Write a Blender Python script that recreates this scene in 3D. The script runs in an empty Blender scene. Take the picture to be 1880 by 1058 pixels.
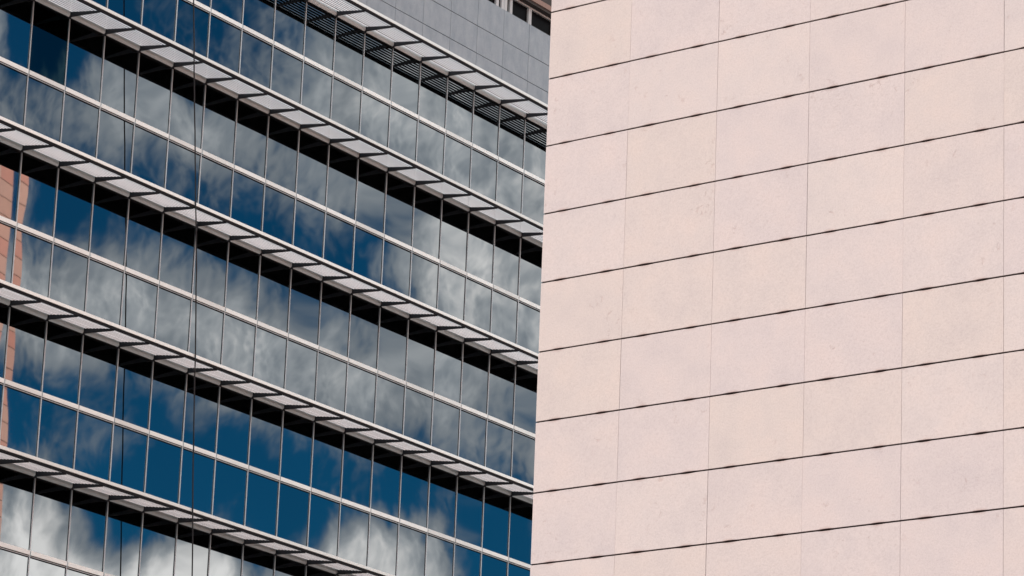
import bpy, math, random
from mathutils import Vector, Matrix

scene = bpy.context.scene
COL = scene.collection
random.seed(11)

# ------------------------------------------------------------------ camera
PITCH, ROLL = 0.2752980781, 0.0397425031
FOCAL_PX = 6739.5926                      # in pixels of a 1880 px wide picture
EYE = 1.6
cam = bpy.data.cameras.new('camera')
cam.sensor_width = 36.0
cam.lens = FOCAL_PX / 1880.0 * 36.0
cam.clip_start, cam.clip_end = 0.5, 3000.0
cam_ob = bpy.data.objects.new('camera', cam)
COL.objects.link(cam_ob)
fw = Vector((0, math.cos(PITCH), math.sin(PITCH)))
up0 = Vector((0, -math.sin(PITCH), math.cos(PITCH)))
rt0 = Vector((1, 0, 0))
c, s = math.cos(ROLL), math.sin(ROLL)
rt, up = c * rt0 + s * up0, -s * rt0 + c * up0
cam_ob.matrix_world = Matrix(((rt.x, up.x, -fw.x, 0), (rt.y, up.y, -fw.y, 0),
                              (rt.z, up.z, -fw.z, EYE), (0, 0, 0, 1)))
scene.camera = cam_ob

# ------------------------------------------------------------------ light
SUN_DIR = Vector((-1.0, 0.10, 0.50)).normalized()     # towards the sun
SUN_ELEV = math.asin(SUN_DIR.z)
SUN_AZ = math.atan2(SUN_DIR.x, SUN_DIR.y)
SUN_POWER = 2.7
SKY_STRENGTH = 0.1
EXPOSURE = 0.71
sun = bpy.data.lights.new('sun', 'SUN')
sun.energy = SUN_POWER
sun.angle = math.radians(0.5)
sun.color = (1.0, 0.955, 0.89)
sun_ob = bpy.data.objects.new('sun', sun)
sun_ob.rotation_euler = (-SUN_DIR).to_track_quat('-Z', 'Y').to_euler()
sun_ob.location = (-60, -20, 90)
COL.objects.link(sun_ob)

vs = scene.view_settings
scene.display_settings.display_device = 'sRGB'
vs.view_transform = 'Standard'
vs.look = 'None'
vs.exposure = EXPOSURE
vs.gamma = 1.0
vs.use_curve_mapping = False

# cloud banks of the sky: direction of the bank, density of the bank
CLOUDS = [(0.9074,0.2498,0.3379,-0.06), (0.9025,0.2653,0.3393,-0.43), (0.8974,0.2807,0.3405,-0.26), (0.8919,0.2962,0.3417,-0.15), (0.8862,0.3116,0.3427,-0.11), (0.8803,0.3270,0.3437,-0.36), (0.9092,0.2597,0.3254,-0.24), (0.9042,0.2752,0.3266,0.05), (0.8934,0.3061,0.3289,-0.19), (0.8875,0.3216,0.3299,0.21), (0.8752,0.3522,0.3317,-0.11), (0.8686,0.3674,0.3324,-0.07), (0.8618,0.3825,0.3331,0.04), (0.9156,0.2543,0.3114,-0.03), (0.9107,0.2699,0.3127,-0.03), (0.9056,0.2854,0.3139,0.03), (0.9001,0.3009,0.3150,-0.09), (0.8945,0.3163,0.3161,-0.18), (0.8885,0.3317,0.3170,-0.16), (0.8823,0.3471,0.3179,0.13), (0.8759,0.3623,0.3187,0.19), (0.8692,0.3775,0.3194,0.06), (0.9171,0.2642,0.2987,-0.14), (0.9120,0.2797,0.2999,-0.03), (0.9012,0.3107,0.3021,0.30), (0.8954,0.3262,0.3031,-0.04), (0.8830,0.3569,0.3048,-0.10), (0.8765,0.3721,0.3055,-0.13), (0.8697,0.3872,0.3062,0.08), (0.9231,0.2587,0.2846,-0.15), (0.9182,0.2743,0.2858,-0.18), (0.9130,0.2898,0.2870,-0.27), (0.9076,0.3053,0.2881,-0.39), (0.9020,0.3208,0.2891,-0.23), (0.8960,0.3362,0.2900,0.06), (0.8834,0.3668,0.2916,0.14), (0.9242,0.2685,0.2717,0.05), (0.9192,0.2840,0.2728,-0.06), (0.9139,0.2996,0.2739,0.28), (0.9084,0.3151,0.2750,-0.12), (0.9026,0.3305,0.2759,-0.13), (0.8965,0.3459,0.2768,-0.32), (0.8902,0.3612,0.2776,-0.15), (0.8836,0.3765,0.2783,0.08), (0.8768,0.3916,0.2790,0.08), (0.9250,0.2784,0.2587,0.13), (0.9198,0.2940,0.2598,-0.10), (0.9144,0.3095,0.2608,-0.02), (0.9088,0.3250,0.2618,0.09), (0.8966,0.3558,0.2635,-0.05), (0.8902,0.3711,0.2643,0.15), (0.8835,0.3863,0.2650,-0.03), (0.9306,0.2725,0.2445,-0.09), (0.9256,0.2881,0.2456,0.11), (0.9203,0.3036,0.2466,-0.11), (0.9148,0.3191,0.2476,0.17), (0.9090,0.3346,0.2485,-0.10), (0.9029,0.3500,0.2494,0.02), (0.8966,0.3653,0.2502,-0.13), (0.9358,0.2668,0.2302,-0.31), (0.9310,0.2824,0.2313,-0.24), (0.9259,0.2980,0.2324,-0.25), (0.9205,0.3135,0.2334,-0.19), (0.9148,0.3290,0.2343,-0.15), (0.9089,0.3444,0.2352,0.17), (0.9027,0.3597,0.2360,0.13), (0.8963,0.3750,0.2368,0.13), (0.8896,0.3902,0.2374,-0.09), (0.9362,0.2764,0.2171,0.05), (0.9312,0.2919,0.2181,0.16), (0.9260,0.3075,0.2191,-0.05), (0.9205,0.3230,0.2201,-0.11), (0.9147,0.3384,0.2210,-0.15), (0.9086,0.3538,0.2218,-0.30), (0.9023,0.3691,0.2226,-0.34), (0.8890,0.3995,0.2239,-0.07), (0.9411,0.2706,0.2028,0.10), (0.9362,0.2861,0.2039,-0.20), (0.9311,0.3017,0.2049,-0.75), (0.9258,0.3172,0.2058,-0.07), (0.9201,0.3326,0.2067,-0.28), (0.9142,0.3480,0.2076,-0.24), (0.9080,0.3634,0.2084,0.14), (0.9016,0.3786,0.2091,-0.11), (0.8949,0.3938,0.2098,-0.31), (0.9411,0.2800,0.1896,0.36), (0.9361,0.2955,0.1906,0.27), (0.9309,0.3110,0.1916,0.48), (0.9254,0.3265,0.1925,0.31), (0.9196,0.3419,0.1933,-0.17), (0.9136,0.3573,0.1941,0.23), (0.9073,0.3726,0.1949,0.08), (0.9008,0.3878,0.1956,0.03), (0.8940,0.4029,0.1962,-0.36)]
CLOUD_RADIUS = 200 / 6740


def node(nt, kind, **kw):
    n = nt.nodes.new(kind)
    for k, v in kw.items():
        setattr(n, k, v)
    return n


def math_node(nt, op, a, b=None, cc=None, clamp=False):
    n = node(nt, 'ShaderNodeMath', operation=op, use_clamp=clamp)
    for i, v in enumerate((a, b, cc)):
        if v is None:
            continue
        if isinstance(v, (int, float)):
            n.inputs[i].default_value = v
        else:
            nt.links.new(v, n.inputs[i])
    return n.outputs[0]


def vec_node(nt, op, a, b):
    n = node(nt, 'ShaderNodeVectorMath', operation=op)
    for i, v in enumerate((a, b)):
        if isinstance(v, (tuple, list, Vector)):
            n.inputs[i].default_value = v
        else:
            nt.links.new(v, n.inputs[i])
    return n


def ramp_node(nt, fac, stops, interp='LINEAR'):
    n = node(nt, 'ShaderNodeValToRGB')
    n.color_ramp.interpolation = interp
    el = n.color_ramp.elements
    while len(el) < len(stops):
        el.new(0.5)
    for e, (p, col) in zip(el, stops):
        e.position = p
        e.color = (*col, 1) if len(col) == 3 else col
    if fac is not None:
        nt.links.new(fac, n.inputs[0])
    return n


def noise_node(nt, vec, scale, detail=4, rough=0.55, dist=0.0):
    n = node(nt, 'ShaderNodeTexNoise')
    n.inputs['Scale'].default_value = scale
    n.inputs['Detail'].default_value = detail
    n.inputs['Roughness'].default_value = rough
    n.inputs['Distortion'].default_value = dist
    if vec is not None:
        nt.links.new(vec, n.inputs['Vector'])
    return n


world = bpy.data.worlds.new('World')
scene.world = world
world.use_nodes = True
wt = world.node_tree
wt.nodes.clear()
w_out = node(wt, 'ShaderNodeOutputWorld')
w_bg = node(wt, 'ShaderNodeBackground')
w_bg.inputs['Strength'].default_value = SKY_STRENGTH
wt.links.new(w_bg.outputs[0], w_out.inputs[0])
w_sky = node(wt, 'ShaderNodeTexSky', sky_type='NISHITA')
w_sky.sun_disc = False
w_sky.sun_elevation = SUN_ELEV
w_sky.sun_rotation = SUN_AZ
w_sky.altitude = 2500
w_sky.air_density = 1.0
w_sky.dust_density = 0.2
w_sky.ozone_density = 2.5
tc = node(wt, 'ShaderNodeTexCoord')
direction = tc.outputs['Generated']
warp = noise_node(wt, direction, 70, 3, 0.5)
w1 = vec_node(wt, 'SUBTRACT', warp.outputs['Color'], (0.5, 0.5, 0.5))
w2 = node(wt, 'ShaderNodeVectorMath', operation='SCALE')
wt.links.new(w1.outputs[0], w2.inputs[0])
w2.inputs['Scale'].default_value = 0.014
dirw = vec_node(wt, 'ADD', direction, w2.outputs[0]).outputs[0]
big = noise_node(wt, direction, 3.2, 3, 0.5)
sepd = node(wt, 'ShaderNodeSeparateXYZ')
wt.links.new(direction, sepd.inputs[0])
low = node(wt, 'ShaderNodeMapRange', interpolation_type='SMOOTHSTEP')     # cumulus bank low on the horizon
wt.links.new(sepd.outputs['Z'], low.inputs['Value'])
low.inputs['From Min'].default_value = 0.20
low.inputs['From Max'].default_value = 0.06
low.inputs['To Min'].default_value = 0.0
low.inputs['To Max'].default_value = 0.38
bank = vec_node(wt, 'DISTANCE', direction, (0.8995, 0.3325, 0.2756)).outputs['Value']
far_off = node(wt, 'ShaderNodeMapRange', interpolation_type='SMOOTHSTEP')  # broad cover away from the measured banks
wt.links.new(bank, far_off.inputs['Value'])
far_off.inputs['From Min'].default_value = 0.09
far_off.inputs['From Max'].default_value = 0.30
bigc = math_node(wt, 'SUBTRACT', big.outputs['Fac'], 0.5)
bigm = math_node(wt, 'MULTIPLY', bigc, far_off.outputs[0])
acc0 = math_node(wt, 'MULTIPLY_ADD', bigm, 0.55, math_node(wt, 'MULTIPLY_ADD', far_off.outputs[0], 0.10, 0.56))  # extra unseen cover added here to lift the ambient light
acc = math_node(wt, 'ADD', acc0, low.outputs[0])
for (bx_, by_, bz_, bw_) in CLOUDS:
    dn = vec_node(wt, 'DISTANCE', dirw, (bx_, by_, bz_)).outputs['Value']
    mr = node(wt, 'ShaderNodeMapRange', interpolation_type='SMOOTHSTEP')
    wt.links.new(dn, mr.inputs['Value'])
    mr.inputs['From Min'].default_value = 0.0
    mr.inputs['From Max'].default_value = CLOUD_RADIUS
    mr.inputs['To Min'].default_value = 1.0
    mr.inputs['To Max'].default_value = 0.0
    acc = math_node(wt, 'MULTIPLY_ADD', mr.outputs[0], bw_, acc)
fine = noise_node(wt, direction, 66, 8, 0.62, 0.0)
fine_c = math_node(wt, 'SUBTRACT', fine.outputs['Fac'], 0.5)
acc = math_node(wt, 'MULTIPLY_ADD', fine_c, 0.80, acc)
puff = noise_node(wt, direction, 150, 4, 0.55, 0.0)              # cauliflower edges of the cumulus
puff_a = math_node(wt, 'ABSOLUTE', math_node(wt, 'SUBTRACT', puff.outputs['Fac'], 0.5))
acc = math_node(wt, 'MULTIPLY_ADD', math_node(wt, 'SUBTRACT', 0.10, puff_a), 0.55, acc)
dens = math_node(wt, 'MULTIPLY', acc, 1.0, clamp=True)
tint = node(wt, 'ShaderNodeMix', data_type='RGBA', blend_type='MULTIPLY')
tint.inputs[0].default_value = 1.0
wt.links.new(w_sky.outputs[0], tint.inputs[6])
tint.inputs[7].default_value = SKY_TINT = (0.04, 0.35, 0.45, 1)
cloud_col = ramp_node(wt, dens, [(0.30, (0.165, 0.20, 0.235)), (0.52, (0.26, 0.285, 0.305)),
                                 (0.66, (0.42, 0.435, 0.44)), (0.80, (0.72, 0.70, 0.67)),
                                 (0.95, (1.0, 0.96, 0.91))])
ck = node(wt, 'ShaderNodeVectorMath', operation='SCALE')
wt.links.new(cloud_col.outputs[0], ck.inputs[0])
ck.inputs['Scale'].default_value = 1.62 / SKY_STRENGTH
cover = node(wt, 'ShaderNodeMapRange', interpolation_type='SMOOTHSTEP')
wt.links.new(dens, cover.inputs['Value'])
cover.inputs['From Min'].default_value = 0.16
cover.inputs['From Max'].default_value = 0.50
skymix = node(wt, 'ShaderNodeMix', data_type='RGBA')
wt.links.new(cover.outputs[0], skymix.inputs[0])
wt.links.new(tint.outputs[2], skymix.inputs[6])
wt.links.new(ck.outputs[0], skymix.inputs[7])
wt.links.new(skymix.outputs[2], w_bg.inputs['Color'])


# ------------------------------------------------------------------ materials
def material(name, colour, rough=0.5, metal=0.0, spec=0.5):
    m = bpy.data.materials.new(name)
    m.use_nodes = True
    b = m.node_tree.nodes['Principled BSDF']
    b.inputs['Base Color'].default_value = (*colour, 1)
    b.inputs['Roughness'].default_value = rough
    b.inputs['Metallic'].default_value = metal
    b.inputs['Specular IOR Level'].default_value = spec
    return m, m.node_tree, b


def mix_colour(nt, fac, a, b, blend='MIX'):
    n = node(nt, 'ShaderNodeMix', data_type='RGBA', blend_type=blend)
    for i, v in ((0, fac), (6, a), (7, b)):
        if isinstance(v, (int, float)):
            n.inputs[i].default_value = v
        elif isinstance(v, (tuple, list)):
            n.inputs[i].default_value = (*v, 1)
        else:
            nt.links.new(v, n.inputs[i])
    return n.outputs[2]


def obj_coord(nt, scale=(1, 1, 1), shift_by_object=False):
    t = node(nt, 'ShaderNodeTexCoord')
    mp = node(nt, 'ShaderNodeMapping')
    mp.inputs['Scale'].default_value = scale
    nt.links.new(t.outputs['Object'], mp.inputs['Vector'])
    if shift_by_object:
        oi = node(nt, 'ShaderNodeObjectInfo')
        sh = node(nt, 'ShaderNodeVectorMath', operation='SCALE')
        sh.inputs[0].default_value = (37.0, 11.0, 53.0)
        nt.links.new(oi.outputs['Random'], sh.inputs['Scale'])
        nt.links.new(sh.outputs[0], mp.inputs['Location'])
    return mp.outputs[0]


def metal_paint(name, colour, rough, metal=0.0, dirt=0.18):
    m, nt, b = material(name, colour, rough, metal)
    v = obj_coord(nt, (2.0, 2.0, 2.0), True)
    n = noise_node(nt, v, 3.0, 5, 0.65)
    f = math_node(nt, 'MULTIPLY', n.outputs['Fac'], dirt)
    dark = tuple(x * 0.55 for x in colour)
    oi = node(nt, 'ShaderNodeObjectInfo')
    each = ramp_node(nt, oi.outputs['Random'], [(0.0, (0.80, 0.80, 0.80)), (0.6, (1, 1, 1))])
    worn = mix_colour(nt, f, colour, dark)
    nt.links.new(mix_colour(nt, 1.0, worn, each.outputs[0], 'MULTIPLY'), b.inputs['Base Color'])
    r = math_node(nt, 'MULTIPLY_ADD', n.outputs['Fac'], 0.2, rough - 0.1)
    nt.links.new(r, b.inputs['Roughness'])
    return m


def med_n(nt, v):
    return noise_node(nt, v, 9, 4, 0.6).outputs['Fac']


def stone(name, tint_a, tint_b, tint_c, per_object=True):
    m, nt, b = material(name, tint_a, 0.85, 0, 0.2)
    v = obj_coord(nt, (1, 1, 1), per_object)
    oi = node(nt, 'ShaderNodeObjectInfo')
    per = ramp_node(nt, oi.outputs['Random'], [(0.0, tint_a), (0.5, tint_b), (1.0, tint_c)])
    blotch = noise_node(nt, v, 1.6, 5, 0.6)
    bl = ramp_node(nt, blotch.outputs['Fac'], [(0.30, (0.80, 0.80, 0.84)), (0.5, (0.97, 0.95, 0.95)),
                                               (0.70, (1.10, 1.02, 0.97))])
    c1 = mix_colour(nt, 0.34, per.outputs[0], bl.outputs[0], 'MULTIPLY')
    grain = noise_node(nt, v, 42, 5, 0.7)
    gr = ramp_node(nt, grain.outputs['Fac'], [(0.30, (0.80, 0.78, 0.78)), (0.5, (1, 1, 1)), (0.72, (1.12, 1.12, 1.12))])
    c2 = mix_colour(nt, 0.5, c1, gr.outputs[0], 'MULTIPLY')
    # shallow scars and pits with a grey-brown edge
    pits = noise_node(nt, v, 7.5, 8, 0.72, 0.6)
    pm = node(nt, 'ShaderNodeMapRange', interpolation_type='SMOOTHSTEP')
    nt.links.new(pits.outputs['Fac'], pm.inputs['Value'])
    pm.inputs['From Min'].default_value = 0.585
    pm.inputs['From Max'].default_value = 0.66
    where = noise_node(nt, v, 0.9, 2, 0.5)
    wm = node(nt, 'ShaderNodeMapRange', interpolation_type='SMOOTHSTEP')
    nt.links.new(where.outputs['Fac'], wm.inputs['Value'])
    wm.inputs['From Min'].default_value = 0.50
    wm.inputs['From Max'].default_value = 0.64
    pf = math_node(nt, 'MULTIPLY', pm.outputs[0], wm.outputs[0])
    pf2 = math_node(nt, 'MULTIPLY', pf, 0.38)
    c3 = mix_colour(nt, pf2, c2, (0.36, 0.25, 0.23))
    # rust-brown bleed marks where the fixing clips sit in the joints
    raw = node(nt, 'ShaderNodeTexCoord')
    sx = node(nt, 'ShaderNodeSeparateXYZ')
    nt.links.new(raw.outputs['Object'], sx.inputs[0])
    d1 = math_node(nt, 'ABSOLUTE', math_node(nt, 'ADD', sx.outputs[0], 0.38))
    d2 = math_node(nt, 'ABSOLUTE', math_node(nt, 'SUBTRACT', sx.outputs[0], 0.41))
    dm = math_node(nt, 'MINIMUM', d1, d2)
    dmn = math_node(nt, 'MULTIPLY_ADD', med_n(nt, v), 0.16, dm)
    mx = node(nt, 'ShaderNodeMapRange', interpolation_type='SMOOTHSTEP')
    nt.links.new(dmn, mx.inputs['Value'])
    mx.inputs['From Min'].default_value = 0.22
    mx.inputs['From Max'].default_value = 0.09
    az_ = math_node(nt, 'ABSOLUTE', sx.outputs[2])
    mz = node(nt, 'ShaderNodeMapRange', interpolation_type='SMOOTHSTEP')
    nt.links.new(az_, mz.inputs['Value'])
    mz.inputs['From Min'].default_value = 0.445
    mz.inputs['From Max'].default_value = 0.500
    bleed = math_node(nt, 'MULTIPLY', math_node(nt, 'MULTIPLY', mx.outputs[0], mz.outputs[0]), 0.55)
    c4 = mix_colour(nt, bleed, c3, (0.33, 0.21, 0.19))
    nt.links.new(c4, b.inputs['Base Color'])
    bump = node(nt, 'ShaderNodeBump')
    bump.inputs['Strength'].default_value = 0.5
    bump.inputs['Distance'].default_value = 0.006
    med = noise_node(nt, v, 26, 5, 0.6)
    h = math_node(nt, 'MULTIPLY_ADD', grain.outputs['Fac'], 0.5, med.outputs['Fac'])
    h2 = math_node(nt, 'MULTIPLY_ADD', pf, -0.8, h)
    nt.links.new(h2, bump.inputs['Height'])
    nt.links.new(bump.outputs[0], b.inputs['Normal'])
    return m


def mirror_glass(name, colour, rough=0.015):
    m, nt, b = material(name, colour, rough, 1.0)
    oi = node(nt, 'ShaderNodeObjectInfo')
    lo = tuple(x * 0.86 for x in colour)
    nt.links.new(mix_colour(nt, oi.outputs['Random'], colour, lo), b.inputs['Base Color'])
    return m


M = {}
M['glass'] = mirror_glass('mirror_glass', (0.255, 0.268, 0.281))
M['glass_teal'] = mirror_glass('teal_glass', (0.032, 0.075, 0.085))
M['white'] = metal_paint('white_coated_metal', (0.80, 0.905, 0.935), 0.35, 0.15, 0.06)
M['mullion'] = metal_paint('silver_coated_metal', (0.52, 0.60, 0.655), 0.35, 0.25)
M['slat'] = metal_paint('pale_slat_paint', (0.88, 0.885, 0.92), 0.5, 0.0, 0.05)
M['beam'] = metal_paint('pale_grey_beam_paint', (0.80, 0.895, 0.94), 0.45, 0.0, 0.08)
M['slat_shade'] = material('shaded_slat_back', (0.004, 0.004, 0.004), 0.7, 0, 0.05)[0]  # shade on the slats' inner side, put into the colour as near-black
M['bracket'] = metal_paint('dark_blue_grey_paint', (0.022, 0.027, 0.037), 0.65)
M['gasket'] = material('black_gasket', (0.01, 0.011, 0.014), 0.7, 0, 0.1)[0]
M['frame'] = metal_paint('grey_window_frame', (0.46, 0.51, 0.55), 0.4)
M['black_glass'] = material('black_window_glass', (0.004, 0.004, 0.005), 0.25, 0, 0.02)[0]
M['joint'] = material('dark_joint', (0.022, 0.014, 0.014), 0.9, 0, 0.1)[0]
M['grey_joint'] = material('grey_joint', (0.10, 0.105, 0.12), 0.8, 0, 0.2)[0]
M['rope'] = material('black_rope', (0.012, 0.013, 0.017), 0.8)[0]
M['fascia'] = material('brown_pink_stone', (0.24, 0.17, 0.15), 0.8)[0]
M['soffit'] = material('dark_soffit', (0.035, 0.032, 0.033), 0.8)[0]
M['body'] = material('dark_curtain_wall', (0.03, 0.04, 0.055), 0.3)[0]
M['stone'] = stone('pink_stone', (0.468, 0.390, 0.374), (0.463, 0.388, 0.388), (0.473, 0.399, 0.391))
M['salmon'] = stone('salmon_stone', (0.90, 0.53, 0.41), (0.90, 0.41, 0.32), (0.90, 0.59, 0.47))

# grey cladding panel: satin, faint vertical streaks
m, nt, b = material('grey_cladding', (0.34, 0.35, 0.39), 0.42)
v = obj_coord(nt, (3.0, 3.0, 1.6), True)
st = noise_node(nt, v, 1.0, 5, 0.6)
v2 = obj_coord(nt, (1, 1, 1), True)
sp = noise_node(nt, v2, 30, 4, 0.6)
cr = ramp_node(nt, st.outputs['Fac'], [(0.28, (0.175, 0.228, 0.280)), (0.5, (0.220, 0.276, 0.330)), (0.72, (0.262, 0.318, 0.372))])
gr = ramp_node(nt, sp.outputs['Fac'], [(0.35, (0.86, 0.86, 0.88)), (0.65, (1.06, 1.06, 1.06))])
nt.links.new(mix_colour(nt, 0.7, cr.outputs[0], gr.outputs[0], 'MULTIPLY'), b.inputs['Base Color'])
M['cladding'] = m

# paving
m, nt, b = material('plaza_paving', (0.24, 0.23, 0.215), 0.85)
v = obj_coord(nt, (0.5, 0.5, 0.5))
n1 = noise_node(nt, v, 0.6, 6, 0.6)
cr = ramp_node(nt, n1.outputs['Fac'], [(0.3, (0.17, 0.165, 0.16)), (0.7, (0.29, 0.275, 0.255))])
nt.links.new(cr.outputs[0], b.inputs['Base Color'])
M['paving'] = m


# ------------------------------------------------------------------ mesh helpers
class MB:
    def __init__(self):
        self.v, self.f, self.mi, self.sm = [], [], [], []

    def quad(self, pts, mi=0, smooth=False):
        k = len(self.v)
        self.v += [tuple(p) for p in pts]
        self.f.append(tuple(range(k, k + len(pts))))
        self.mi.append(mi)
        self.sm.append(smooth)

    def box(self, x0, x1, y0, y1, z0, z1, mi=0, skip=''):
        k = len(self.v)
        self.v += [(x0, y0, z0), (x1, y0, z0), (x1, y1, z0), (x0, y1, z0),
                   (x0, y0, z1), (x1, y0, z1), (x1, y1, z1), (x0, y1, z1)]
        fs = {'b': (0, 3, 2, 1), 't': (4, 5, 6, 7), 'f': (0, 1, 5, 4), 'k': (2, 3, 7, 6), 'l': (3, 0, 4, 7), 'r': (1, 2, 6, 5)}
        for n_, q in fs.items():
            if n_ in skip:
                continue
            self.f.append(tuple(k + i for i in q))
            self.mi.append(mi)
            self.sm.append(False)

    def prism(self, prof, x0, x1, mi=0, smooth=False, mis=None):
        """profile of (y, z) points, counter-clockwise seen from +x, swept along x"""
        k, n = len(self.v), len(prof)
        self.v += [(x0, y, z) for y, z in prof] + [(x1, y, z) for y, z in prof]
        for i in range(n):
            j = (i + 1) % n
            self.f.append((k + i, k + j, k + n + j, k + n + i))
            self.mi.append(mis[i] if mis else mi)
            self.sm.append(smooth)
        self.f.append(tuple(k + i for i in reversed(range(n))))
        self.f.append(tuple(k + n + i for i in range(n)))
        self.mi += [mi, mi]
        self.sm += [False, False]

    def mesh(self, name, mats):
        me = bpy.data.meshes.new(name)
        me.from_pydata(self.v, [], self.f)
        for mt in mats:
            me.materials.append(mt)
        me.polygons.foreach_set('material_index', self.mi)
        me.polygons.foreach_set('use_smooth', self.sm)
        me.update()
        return me


def put(name, me, parent=None, loc=(0, 0, 0), rot=(0, 0, 0), kind=None, label=None):
    o = bpy.data.objects.new(name, me)
    COL.objects.link(o)
    o.location = loc
    o.rotation_euler = rot
    if parent is not None:
        o.parent = parent
    if kind:
        o['kind'] = kind
    if label:
        o['label'] = label
    return o


def thing(name, label, cat, loc, rotz):
    o = bpy.data.objects.new(name, None)
    COL.objects.link(o)
    o.location = loc
    o.rotation_euler = (0, 0, rotz)
    o['label'] = label
    o['category'] = cat
    return o


# ------------------------------------------------------------------ ground
g = MB()
g.quad([(-1500, -1500, 0), (1500, -1500, 0), (1500, 1500, 0), (-1500, 1500, 0)])
put('ground', g.mesh('ground', [M['paving']]), kind='structure')

# ------------------------------------------------------------------ glass building
AG = 0.5776152950
BAY = 1.5
GX, GY, GZ, FH = -10.4173999, 94.8259489, 35.1683904 + EYE, 4.1851067
office = thing('glass_office_building',
               'mirror glass office building with white transoms and louvred sunshades reflecting clouds',
               'building', (GX, GY, 0), math.pi / 2 - AG)
# local x runs along the facade, local -y points out of it
I0, I1 = -7, 17                      # bays built piece by piece
U0, U1 = I0 * BAY, I1 * BAY
GLASS_Y = 0.10


def zt(k):                            # lower edge of the transom of floor k
    return GZ - k * FH


def zs(k):                            # level of the sunshade above floor k
    return zt(k) + (2.018 if k == 0 else 2.232)


NF = 5                                # floors 0..4
# body behind the skin
b_ = MB()
b_.box(-46, 40, 0.16, 24, 0, zs(0) + 0.2)
b_.box(-46, 40, 0.62, 24, zs(0) + 0.2, 47.5)
put('building_core', b_.mesh('building_core', [M['body']]), office)
# plain mirrored skin of the bays beyond the built ones
w_ = MB()
for x0, x1 in ((-46, U0 - 0.04), (U1 + 0.04, 40)):
    n_ = max(1, int((x1 - x0) / BAY))
    for i in range(n_):
        a0, a1 = x0 + (x1 - x0) * i / n_, x0 + (x1 - x0) * (i + 1) / n_
        z = zs(0)
        while z > 3:
            w_.box(a0 + 0.03, a1 - 0.03, GLASS_Y, GLASS_Y + 0.03, z - 1.95, z - 0.1, skip='k')
            z -= FH / 2
wz = zs(NF) - 0.1
for i in range(I0, I1):
    z = wz
    while z > 3:
        w_.box(i * BAY + 0.03, (i + 1) * BAY - 0.03, GLASS_Y, GLASS_Y + 0.03, z - 1.95, z - 0.1, skip='k')
        z -= FH / 2
o = put('outer_glazing', w_.mesh('outer_glazing', [M['glass']]), office, kind='stuff')


def pane_mesh(w, h, seed, bow=None):
    """a slightly bowed sheet of glass, 12 mm thick; the bow is a millimetre or less"""
    rnd = random.Random(seed)
    nx, nz = 6, 7
    bow0 = rnd.uniform(0.0003, 0.0009) if rnd.random() < 0.88 else -0.0004
    bow = bow0 if bow is None else bow
    a1, p1, k1 = rnd.uniform(0.00008, 0.00024), rnd.uniform(0, 6.28), rnd.uniform(2.0, 4.5)
    a2, p2 = rnd.uniform(0.00005, 0.00018), rnd.uniform(0, 6.28)
    tw = rnd.uniform(-0.0003, 0.0003)
    cw, ck, cp = rnd.choice((-1, 1)) * rnd.uniform(0.0004, 0.0009 if bow is None else 0.0006), rnd.uniform(1.6, 3.4), rnd.uniform(0, 6.28)

    def d(x, z):
        u, t = 2 * x / w, 2 * z / h
        return (bow * (1 - u * u) * (1 - 0.45 * t * t) + a1 * math.sin(k1 * z + p1) * (1 - u * u * 0.4)
                + a2 * math.sin(3.2 * x + p2) + tw * u * t + cw * u * math.sin(ck * z + cp))
    mb = MB()
    for j in range(nz + 1):
        for i in range(nx + 1):
            x, z = -w / 2 + w * i / nx, -h / 2 + h * j / nz
            mb.v.append((x, -d(x, z), z))
    for j in range(nz):
        for i in range(nx):
            k = j * (nx + 1) + i
            mb.f.append((k, k + 1, k + nx + 2, k + nx + 1))
            mb.mi.append(0)
            mb.sm.append(True)
    mb.box(-w / 2, w / 2, 0.004, 0.014, -h / 2, h / 2, 1)
    return mb.mesh('pane', [M['glass'], M['gasket']])


def transom_mesh(w):
    mb = MB()
    mb.prism([(0.12, 0.045), (0.062, 0.045), (0.058, 0.052), (0.058, 0.160), (0.064, 0.167), (0.12, 0.167)][::-1], -w / 2, w / 2)
    return mb.mesh('transom', [M['white']])


def lip_mesh(w):
    mb = MB()
    mb.box(-w / 2, w / 2, 0.080, 0.12, 0.008, 0.026)
    mb.box(-w / 2, w / 2, 0.072, 0.118, 0.028, 0.043, 1)
    mb.box(-w / 2, w / 2, 0.072, 0.118, -0.016, -0.002, 1)
    return mb.mesh('glazing_bead', [M['mullion'], M['gasket']])


def mullion_mesh(z0, z1):
    mb = MB()
    h = (z1 - z0) / 2
    mb.box(-0.017, -0.0025, 0.076, 0.12, -h, h)
    mb.box(0.0025, 0.017, 0.076, 0.12, -h, h)
    mb.box(-0.0025, 0.0025, 0.086, 0.118, -h, h, 1)
    mb.box(-0.022, -0.0172, 0.092, 0.118, -h, h, 1)
    return mb.mesh('mullion', [M['mullion'], M['gasket']])


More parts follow.
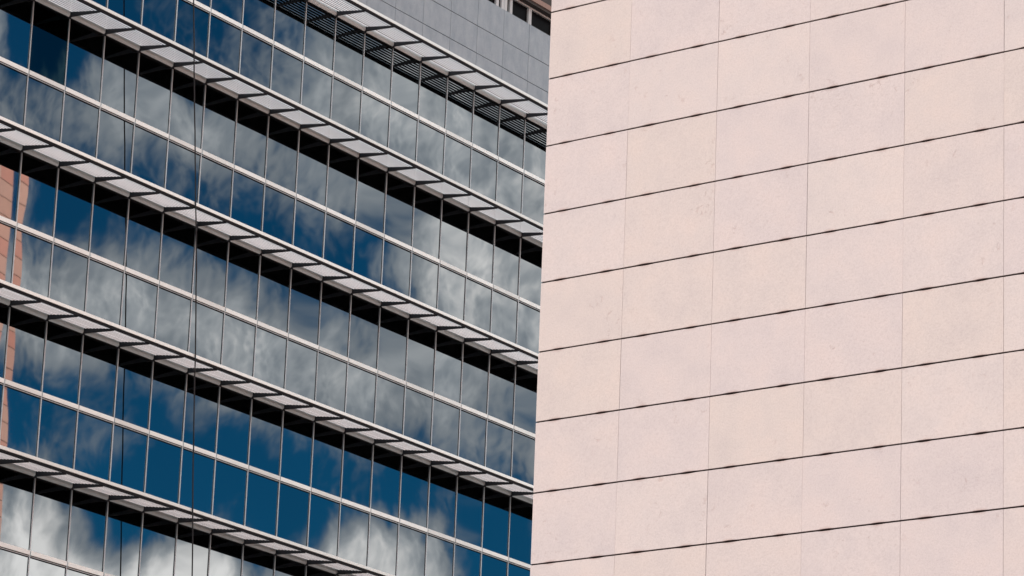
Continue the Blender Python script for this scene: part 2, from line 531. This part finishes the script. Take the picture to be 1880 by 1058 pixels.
PW_ = BAY - 0.05
SX, SZ = 0.10, 0.025               # the glazing sits this far along and above the shade brackets' grid
tm, lm_ = transom_mesh(BAY - 0.046), lip_mesh(BAY - 0.074)
rnd = random.Random(5)
for k in range(NF):
    zlow, ztop = zt(k) + SZ, zt(k) + SZ + 0.167
    up_h = zs(k) - 0.02 - ztop
    lo_h = zlow - 0.016 - (zs(k + 1) + 0.0)
    ups = [pane_mesh(PW_, up_h, 100 * k + q) for q in range(9)] if k < 2 else ups
    los = [pane_mesh(PW_, lo_h, 200 + 100 * k + q) for q in range(9)] if k < 1 else los
    bowed = {True: [pane_mesh(PW_, up_h, 700 + 10 * k + q, 0.00155) for q in range(3)],
             False: [pane_mesh(PW_, lo_h, 800 + 10 * k + q, 0.00155) for q in range(3)]}
    for i in range(I0, I1):
        xm = (i + 0.5) * BAY + SX
        for meshes, zc, upper in ((ups, ztop + up_h / 2, True), (los, zlow - 0.016 - lo_h / 2, False)):
            rx, rz = rnd.gauss(0, 0.0007), rnd.gauss(0, 0.0009)
            if i in (-5, -4, -3):
                rx, rz = 0.3 * rx, 0.2 * rz
            me_ = rnd.choice(bowed[upper]) if i in (-5, -4, -3) else rnd.choice(meshes)
            o = put('pane', me_, office, (xm, GLASS_Y, zc), (rx, 0, rz))
            if k == 1 and i == -3 and upper:
                o.data = o.data.copy()
                o.data.materials[0] = M['glass_teal']
                o['label'] = 'darker teal pane near the upper left corner'
        put('transom', tm, office, (xm, rnd.gauss(0, 0.001), zlow), (0, 0, rnd.gauss(0, 0.001)))
        put('glazing_bead', lm_, office, (xm, 0, zlow))
    mm = mullion_mesh(zs(k + 1) + 0.02, zs(k) - 0.10)
    for i in range(I0, I1 + 1):
        put('mullion', mm, office, (i * BAY + SX, 0, (zs(k + 1) + 0.02 + zs(k) - 0.10) / 2))


# sunshades: nosing + inner beam, long slats, a bracket at every mullion
def shade_mesh(x0, x1):
    mb = MB()
    mb.prism([(-1.02, -0.082), (-1.02, 0.012), (-1.083, 0.012), (-1.090, 0.005), (-1.090, -0.075), (-1.084, -0.082)], x0, x1)
    mb.prism([(-1.025, -0.152), (-1.025, -0.084), (-1.078, -0.084), (-1.078, -0.152)], x0, x1, 1)
    prof = [(0.095, 0.040), (-0.012, 0.040), (-0.020, 0.030)]
    for q in range(7):
        a = math.pi / 2 * q / 6
        prof.append((0.040 - 0.060 * math.cos(a), -0.062 - 0.066 * math.sin(a)))
    prof.append((0.095, -0.128))
    mb.prism(prof, x0, x1, 2, True)
    mb.box(x0, x1, 0.030, 0.095, -0.140, -0.1295, 1)  # black plate added as painted shade under the beam, seen in its reflection
    return mb.mesh('sunshade', [M['white'], M['gasket'], M['beam']])


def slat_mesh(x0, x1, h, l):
    # a thin blade leaning back towards the glass: pale upper face, lower face coloured black for its shade
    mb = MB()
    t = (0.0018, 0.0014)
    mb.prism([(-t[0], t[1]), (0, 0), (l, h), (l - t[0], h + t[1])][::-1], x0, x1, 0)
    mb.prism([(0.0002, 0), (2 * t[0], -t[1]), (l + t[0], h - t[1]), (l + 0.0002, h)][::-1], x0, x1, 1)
    return mb.mesh('slat', [M['slat'], M['slat_shade']])


def bracket_mesh():
    mb = MB()
    k = 0.011
    p = [(-0.02, -0.135), (-0.06, -0.135), (-0.60, -0.150), (-1.02, -0.168), (-1.02, -0.11), (-0.02, 0.012)]
    n = len(p)
    mb.v = [(-k, y, z) for y, z in p] + [(k, y, z) for y, z in p]
    for i in range(n):
        j = (i + 1) % n
        mb.f.append((i, i + n, j + n, j))
    mb.f.append(tuple(range(n)))
    mb.f.append(tuple(reversed(range(n, 2 * n))))
    mb.mi = [0] * (n + 2)
    mb.sm = [False] * (n + 2)
    mb.box(-0.024, 0.024, -0.030, 0.09, -0.150, 0.02)
    return mb.mesh('bracket', [M['bracket']])


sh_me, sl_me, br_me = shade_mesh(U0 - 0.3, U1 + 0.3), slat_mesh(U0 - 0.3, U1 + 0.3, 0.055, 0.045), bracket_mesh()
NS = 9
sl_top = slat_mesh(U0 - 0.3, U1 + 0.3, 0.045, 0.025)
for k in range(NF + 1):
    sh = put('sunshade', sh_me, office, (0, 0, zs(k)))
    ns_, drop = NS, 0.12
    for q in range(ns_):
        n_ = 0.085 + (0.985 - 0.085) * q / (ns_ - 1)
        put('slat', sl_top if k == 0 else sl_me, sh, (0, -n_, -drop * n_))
    for i in range(I0, I1 + 1):
        put('bracket', br_me, sh, (i * BAY, 0, 0))

# grey cladding above the top sunshade
cl = [(zs(0) + 0.10, 38.291 + EYE), (38.291 + EYE, 39.192 + EYE), (39.192 + EYE, 40.23 + EYE)]
bk = MB()
bk.box(U0 - 3, U1 + 3, 0.042, 0.60, zs(0) + 0.08, 40.20 + EYE)
put('cladding_backing', bk.mesh('cladding_backing', [M['grey_joint']]), office)
for (z0, z1) in cl:
    mb = MB()
    h = (z1 - z0) / 2 - 0.009
    w = BAY / 2 - 0.006
    f0 = MB()
    e = 0.004
    mb.box(-w, w, e, 0.04, -h, h, skip='f')
    mb.quad([(-w + e, 0, -h + e), (w - e, 0, -h + e), (w - e, 0, h - e), (-w + e, 0, h - e)])
    mb.quad([(-w, e, -h), (w, e, -h), (w - e, 0, -h + e), (-w + e, 0, -h + e)])
    mb.quad([(w, e, -h), (w, e, h), (w - e, 0, h - e), (w - e, 0, -h + e)])
    mb.quad([(w, e, h), (-w, e, h), (-w + e, 0, h - e), (w - e, 0, h - e)])
    mb.quad([(-w, e, h), (-w, e, -h), (-w + e, 0, -h + e), (-w + e, 0, h - e)])
    me = mb.mesh('cladding_panel', [M['cladding']])
    for i in range(I0, I1):
        put('cladding_panel', me, office, ((i + 0.5) * BAY, rnd.gauss(0, 0.0008), (z0 + z1) / 2),
            (rnd.gauss(0, 0.0012), 0, rnd.gauss(0, 0.0012)))

# top storey window strip, set back behind the cladding
WY, WZ0, WZ1 = 0.30, 40.20 + EYE, 40.98 + EYE
hd = MB()
hd.box(U0 - 3, U1 + 3, WY - 0.05, WY + 0.1, WZ1 - 0.055, WZ1)
put('window_head', hd.mesh('window_head', [M['frame']]), office)


def upright(w, nm='window_post', split=False):
    mb = MB()
    if split:
        mb.box(-w / 2, -0.012, WY - 0.05, WY + 0.1, WZ0, WZ1 - 0.057)
        mb.box(0.004, w / 2, WY - 0.05, WY + 0.1, WZ0, WZ1 - 0.057)
        mb.box(-0.012, 0.004, WY - 0.02, WY + 0.1, WZ0, WZ1 - 0.057, 1)
    else:
        mb.box(-w / 2, w / 2, WY - 0.05, WY + 0.1, WZ0, WZ1 - 0.057)
    return mb.mesh(nm, [M['frame'], M['gasket']])


posts = []
x = 18.365 - 6.0 * 5
while x < U1 + 2:
    posts += [(x, 0.33, True), (x - 0.40, 0.15, False), (x + 0.40, 0.15, False)]
    posts += [(x + 1.53, 0.17, True), (x + 3.0, 0.17, True), (x + 4.5, 0.17, True)]
    x += 6.0
um = {}
for (x, w, sp_) in posts:
    if U0 - 2 < x < U1 + 2:
        key = (w, sp_)
        if key not in um:
            um[key] = upright(w, split=sp_)
        put('window_post', um[key], office, (x, 0, 0))
xs = sorted(p[0] for p in posts if U0 - 2 < p[0] < U1 + 2)
for a, b2 in zip(xs, xs[1:]):
    mb = MB()
    mb.box(a + 0.02, b2 - 0.02, WY + 0.02, WY + 0.03, WZ0, WZ1 - 0.06)
    put('window_pane', mb.mesh('window_pane', [M['black_glass']]), office)
sf = MB()
sf.box(U0 - 3, U1 + 3, 0.05, 0.60, WZ1 + 0.005, 41.07 + EYE, 1)
sf.box(U0 - 3, U1 + 3, 0.0, 0.60, 41.073 + EYE, 41.24 + EYE, 0)
sf.box(U0 - 3, U1 + 3, 0.22, 0.60, 41.243 + EYE, 43.0 + EYE, 1)
sf.box(U0 - 3, U1 + 3, -0.02, 0.60, 43.003 + EYE, 44.4 + EYE, 0)
put('roof_fascia', sf.mesh('roof_fascia', [M['fascia'], M['soffit']]), office)

# ------------------------------------------------------------------ pink stone tower
AP = 0.8921209550
PX, PY, PZ, PWID = 1.5156867, 48.2774601, 17.9821102 + EYE, 1.5037199
tower = thing('pink_stone_tower', 'tall windowless tower clad in pale pink stone panels with dark open joints',
              'building', (PX, PY, 0), -(math.pi / 2 - AP) )
XC = -1.44                            # the tower's left corner
DEPTH, TOP = 76.2, 49.2 + EYE
XR = 33.0
core = MB()
core.box(XC + 0.012, XR, 0.024, DEPTH - 0.045, 0, TOP - 0.3)
put('tower_core', core.mesh('tower_core', [M['joint']]), tower)
cop = MB()
cop.box(XC - 0.03, XR + 0.03, -0.03, DEPTH + 0.03, TOP - 0.28, TOP)
put('coping', cop.mesh('coping', [M['salmon']]), tower)


def panel_mesh(x0, x1, h, clips, corner=False, seed=0, mat='stone', thick=0.04):
    """stone slab with long shallow chips where the fixing clips sit in the joint"""
    r = random.Random(seed)
    j, jv = 0.0112, 0.0021
    xa, xb = x0 + jv, x1 - jv
    if corner:
        xa = x0

    def edge(zbase, sgn):
        pts = [(xa, zbase)]
        for cx in clips:
            L = r.uniform(0.11, 0.16)
            d = r.uniform(0.0025, 0.0055)
            cx = cx + r.uniform(-0.03, 0.03)
            pts += [(cx - L, zbase), (cx - L * 0.35, zbase + sgn * d), (cx + L * 0.3, zbase + sgn * d * 0.9), (cx + L, zbase)]
        pts.append((xb, zbase))
        return pts
    lo, hi = edge(-h / 2 + j, 1), edge(h / 2 - j, -1)
    loop = lo + hi[::-1]
    n = len(loop)
    mb = MB()
    mb.v = [(x, 0, z) for x, z in loop] + [(x, thick, z) for x, z in loop]
    for i in range(n):
        q = (i + 1) % n
        mb.f.append((q, i, n + i, n + q))
    m_ = len(lo)
    for i in range(m_ - 1):
        mb.f.append((i, i + 1, n - 2 - i, n - 1 - i))
    mb.mi = [0] * len(mb.f)
    mb.sm = [False] * len(mb.f)
    if corner:                        # small arris on the outer corner
        for i in (0, n - 1):
            mb.v[i] = (xa + 0.014, 0, mb.v[i][2])
            mb.v[n + i] = (xa, 0.014, mb.v[n + i][2])
    return mb.mesh('stone_panel', [M[mat]])


variants = {}
full_clips = (-0.75 + 0.36, -0.75 + 1.17)
for q in range(6):
    variants[('full', q)] = panel_mesh(-PWID / 2, PWID / 2, 1.0, full_clips, seed=q)
    cw = -XC
    variants[('corner', q)] = panel_mesh(-cw / 2, cw / 2, 1.0, (-cw / 2 + 0.36, cw / 2 - 0.31), True, 40 + q)
rnd = random.Random(9)
R0, R1, C1 = -4, 13, 7
for k in range(R0, R1):
    zc = PZ - (k + 0.5) * 1.0
    put('stone_panel', variants[('corner', rnd.randrange(6))], tower, (XC / 2, rnd.uniform(-0.002, 0.002), zc))
    for i in range(C1):
        put('stone_panel', variants[('full', rnd.randrange(6))], tower,
            ((i + 0.5) * PWID, rnd.uniform(-0.0025, 0.0025), zc))
# the rest of the front
rest = MB()
z = PZ - R0
rows = []
for k in range(-32, 22):
    z0, z1 = PZ - (k + 1), PZ - k
    if z0 < 0.05 or z1 > TOP - 0.25:
        continue
    for i in range(-1, 21):
        if R0 <= k < R1 and i < C1:
            continue
        x0 = XC if i < 0 else i * PWID
        x1 = 0 if i < 0 else (i + 1) * PWID
        rest.box(x0 + 0.003, x1 - 0.003, 0.0, 0.04, z0 + 0.0085, z1 - 0.0085, skip='k')
put('front_cladding', rest.mesh('front_cladding', [M['stone']]), tower, kind='stuff')
# left flank: seen only as a reflection in the glass building
SH, SW = 0.83, 1.5
side = MB()
far0 = DEPTH - 4 * SW
nrow = int((TOP - 0.3) / SH)
ncol = int(far0 / SW)
for k in range(nrow):
    z1 = TOP - 0.29 - k * SH
    for i in range(ncol):
        y1 = far0 - i * SW
        side.box(XC + 0.0, XC + 0.04, y1 - SW + 0.004, y1 - 0.004, z1 - SH + 0.010, z1 - 0.010, skip='r')
put('flank_cladding', side.mesh('flank_cladding', [M['salmon']]), tower, kind='stuff')
sp_ = MB()
sp_.box(0, 0.04, -SW / 2 + 0.004, SW / 2 - 0.004, -SH / 2 + 0.019, SH / 2 - 0.019)
spm = sp_.mesh('flank_panel', [M['salmon']])
for k in range(30):
    for i in range(4):
        put('flank_panel', spm, tower, (XC + rnd.uniform(-0.002, 0.002), far0 + (i + 0.5) * SW, TOP - 0.29 - (k + 0.5) * SH))
low = MB()
for k in range(30, nrow):
    z1 = TOP - 0.29 - k * SH
    for i in range(4):
        y0 = far0 + i * SW
        low.box(XC, XC + 0.04, y0 + 0.004, y0 + SW - 0.004, z1 - SH + 0.010, z1 - 0.010, skip='r')
put('lower_flank_cladding', low.mesh('lower_flank_cladding', [M['salmon']]), tower, kind='stuff')

# ------------------------------------------------------------------ rope
ROPE = [(-0.39, 46.0), (0.809, 34.656), (1.047, 32.581), (1.291, 30.523), (1.404, 29.653), (1.531, 28.573), (1.7, 27.154), (1.88, 24.862), (1.991, 23.224), (2.077, 21.997), (2.354, 18.887), (2.95, 10.0), (3.3, 1.0)]
mb = MB()
NR = 6
fine_pts = []
for a, b2 in zip(ROPE, ROPE[1:]):
    for q in range(5):
        t = q / 5
        fine_pts.append((a[0] + (b2[0] - a[0]) * t, a[1] + (b2[1] - a[1]) * t))
fine_pts.append(ROPE[-1])
for (x, z) in fine_pts:
    wob = 0.006 * math.sin(z * 2.3) + 0.004 * math.sin(z * 5.1 + 1)
    for q in range(NR):
        a = 2 * math.pi * q / NR
        mb.v.append((x + wob + 0.0185 * math.cos(a), -1.112 + 0.0185 * math.sin(a), z + EYE))
for i in range(len(fine_pts) - 1):
    for q in range(NR):
        p = (q + 1) % NR
        mb.f.append((i * NR + q, (i + 1) * NR + q, (i + 1) * NR + p, i * NR + p))
        mb.mi.append(0)
        mb.sm.append(True)
rope = put('hanging_rope', mb.mesh('hanging_rope', [M['rope']]), None, (GX, GY, 0), (0, 0, math.pi / 2 - AG))
rope['label'] = 'thin black rope hanging down in front of the sunshades of the glass building'
rope['category'] = 'rope'
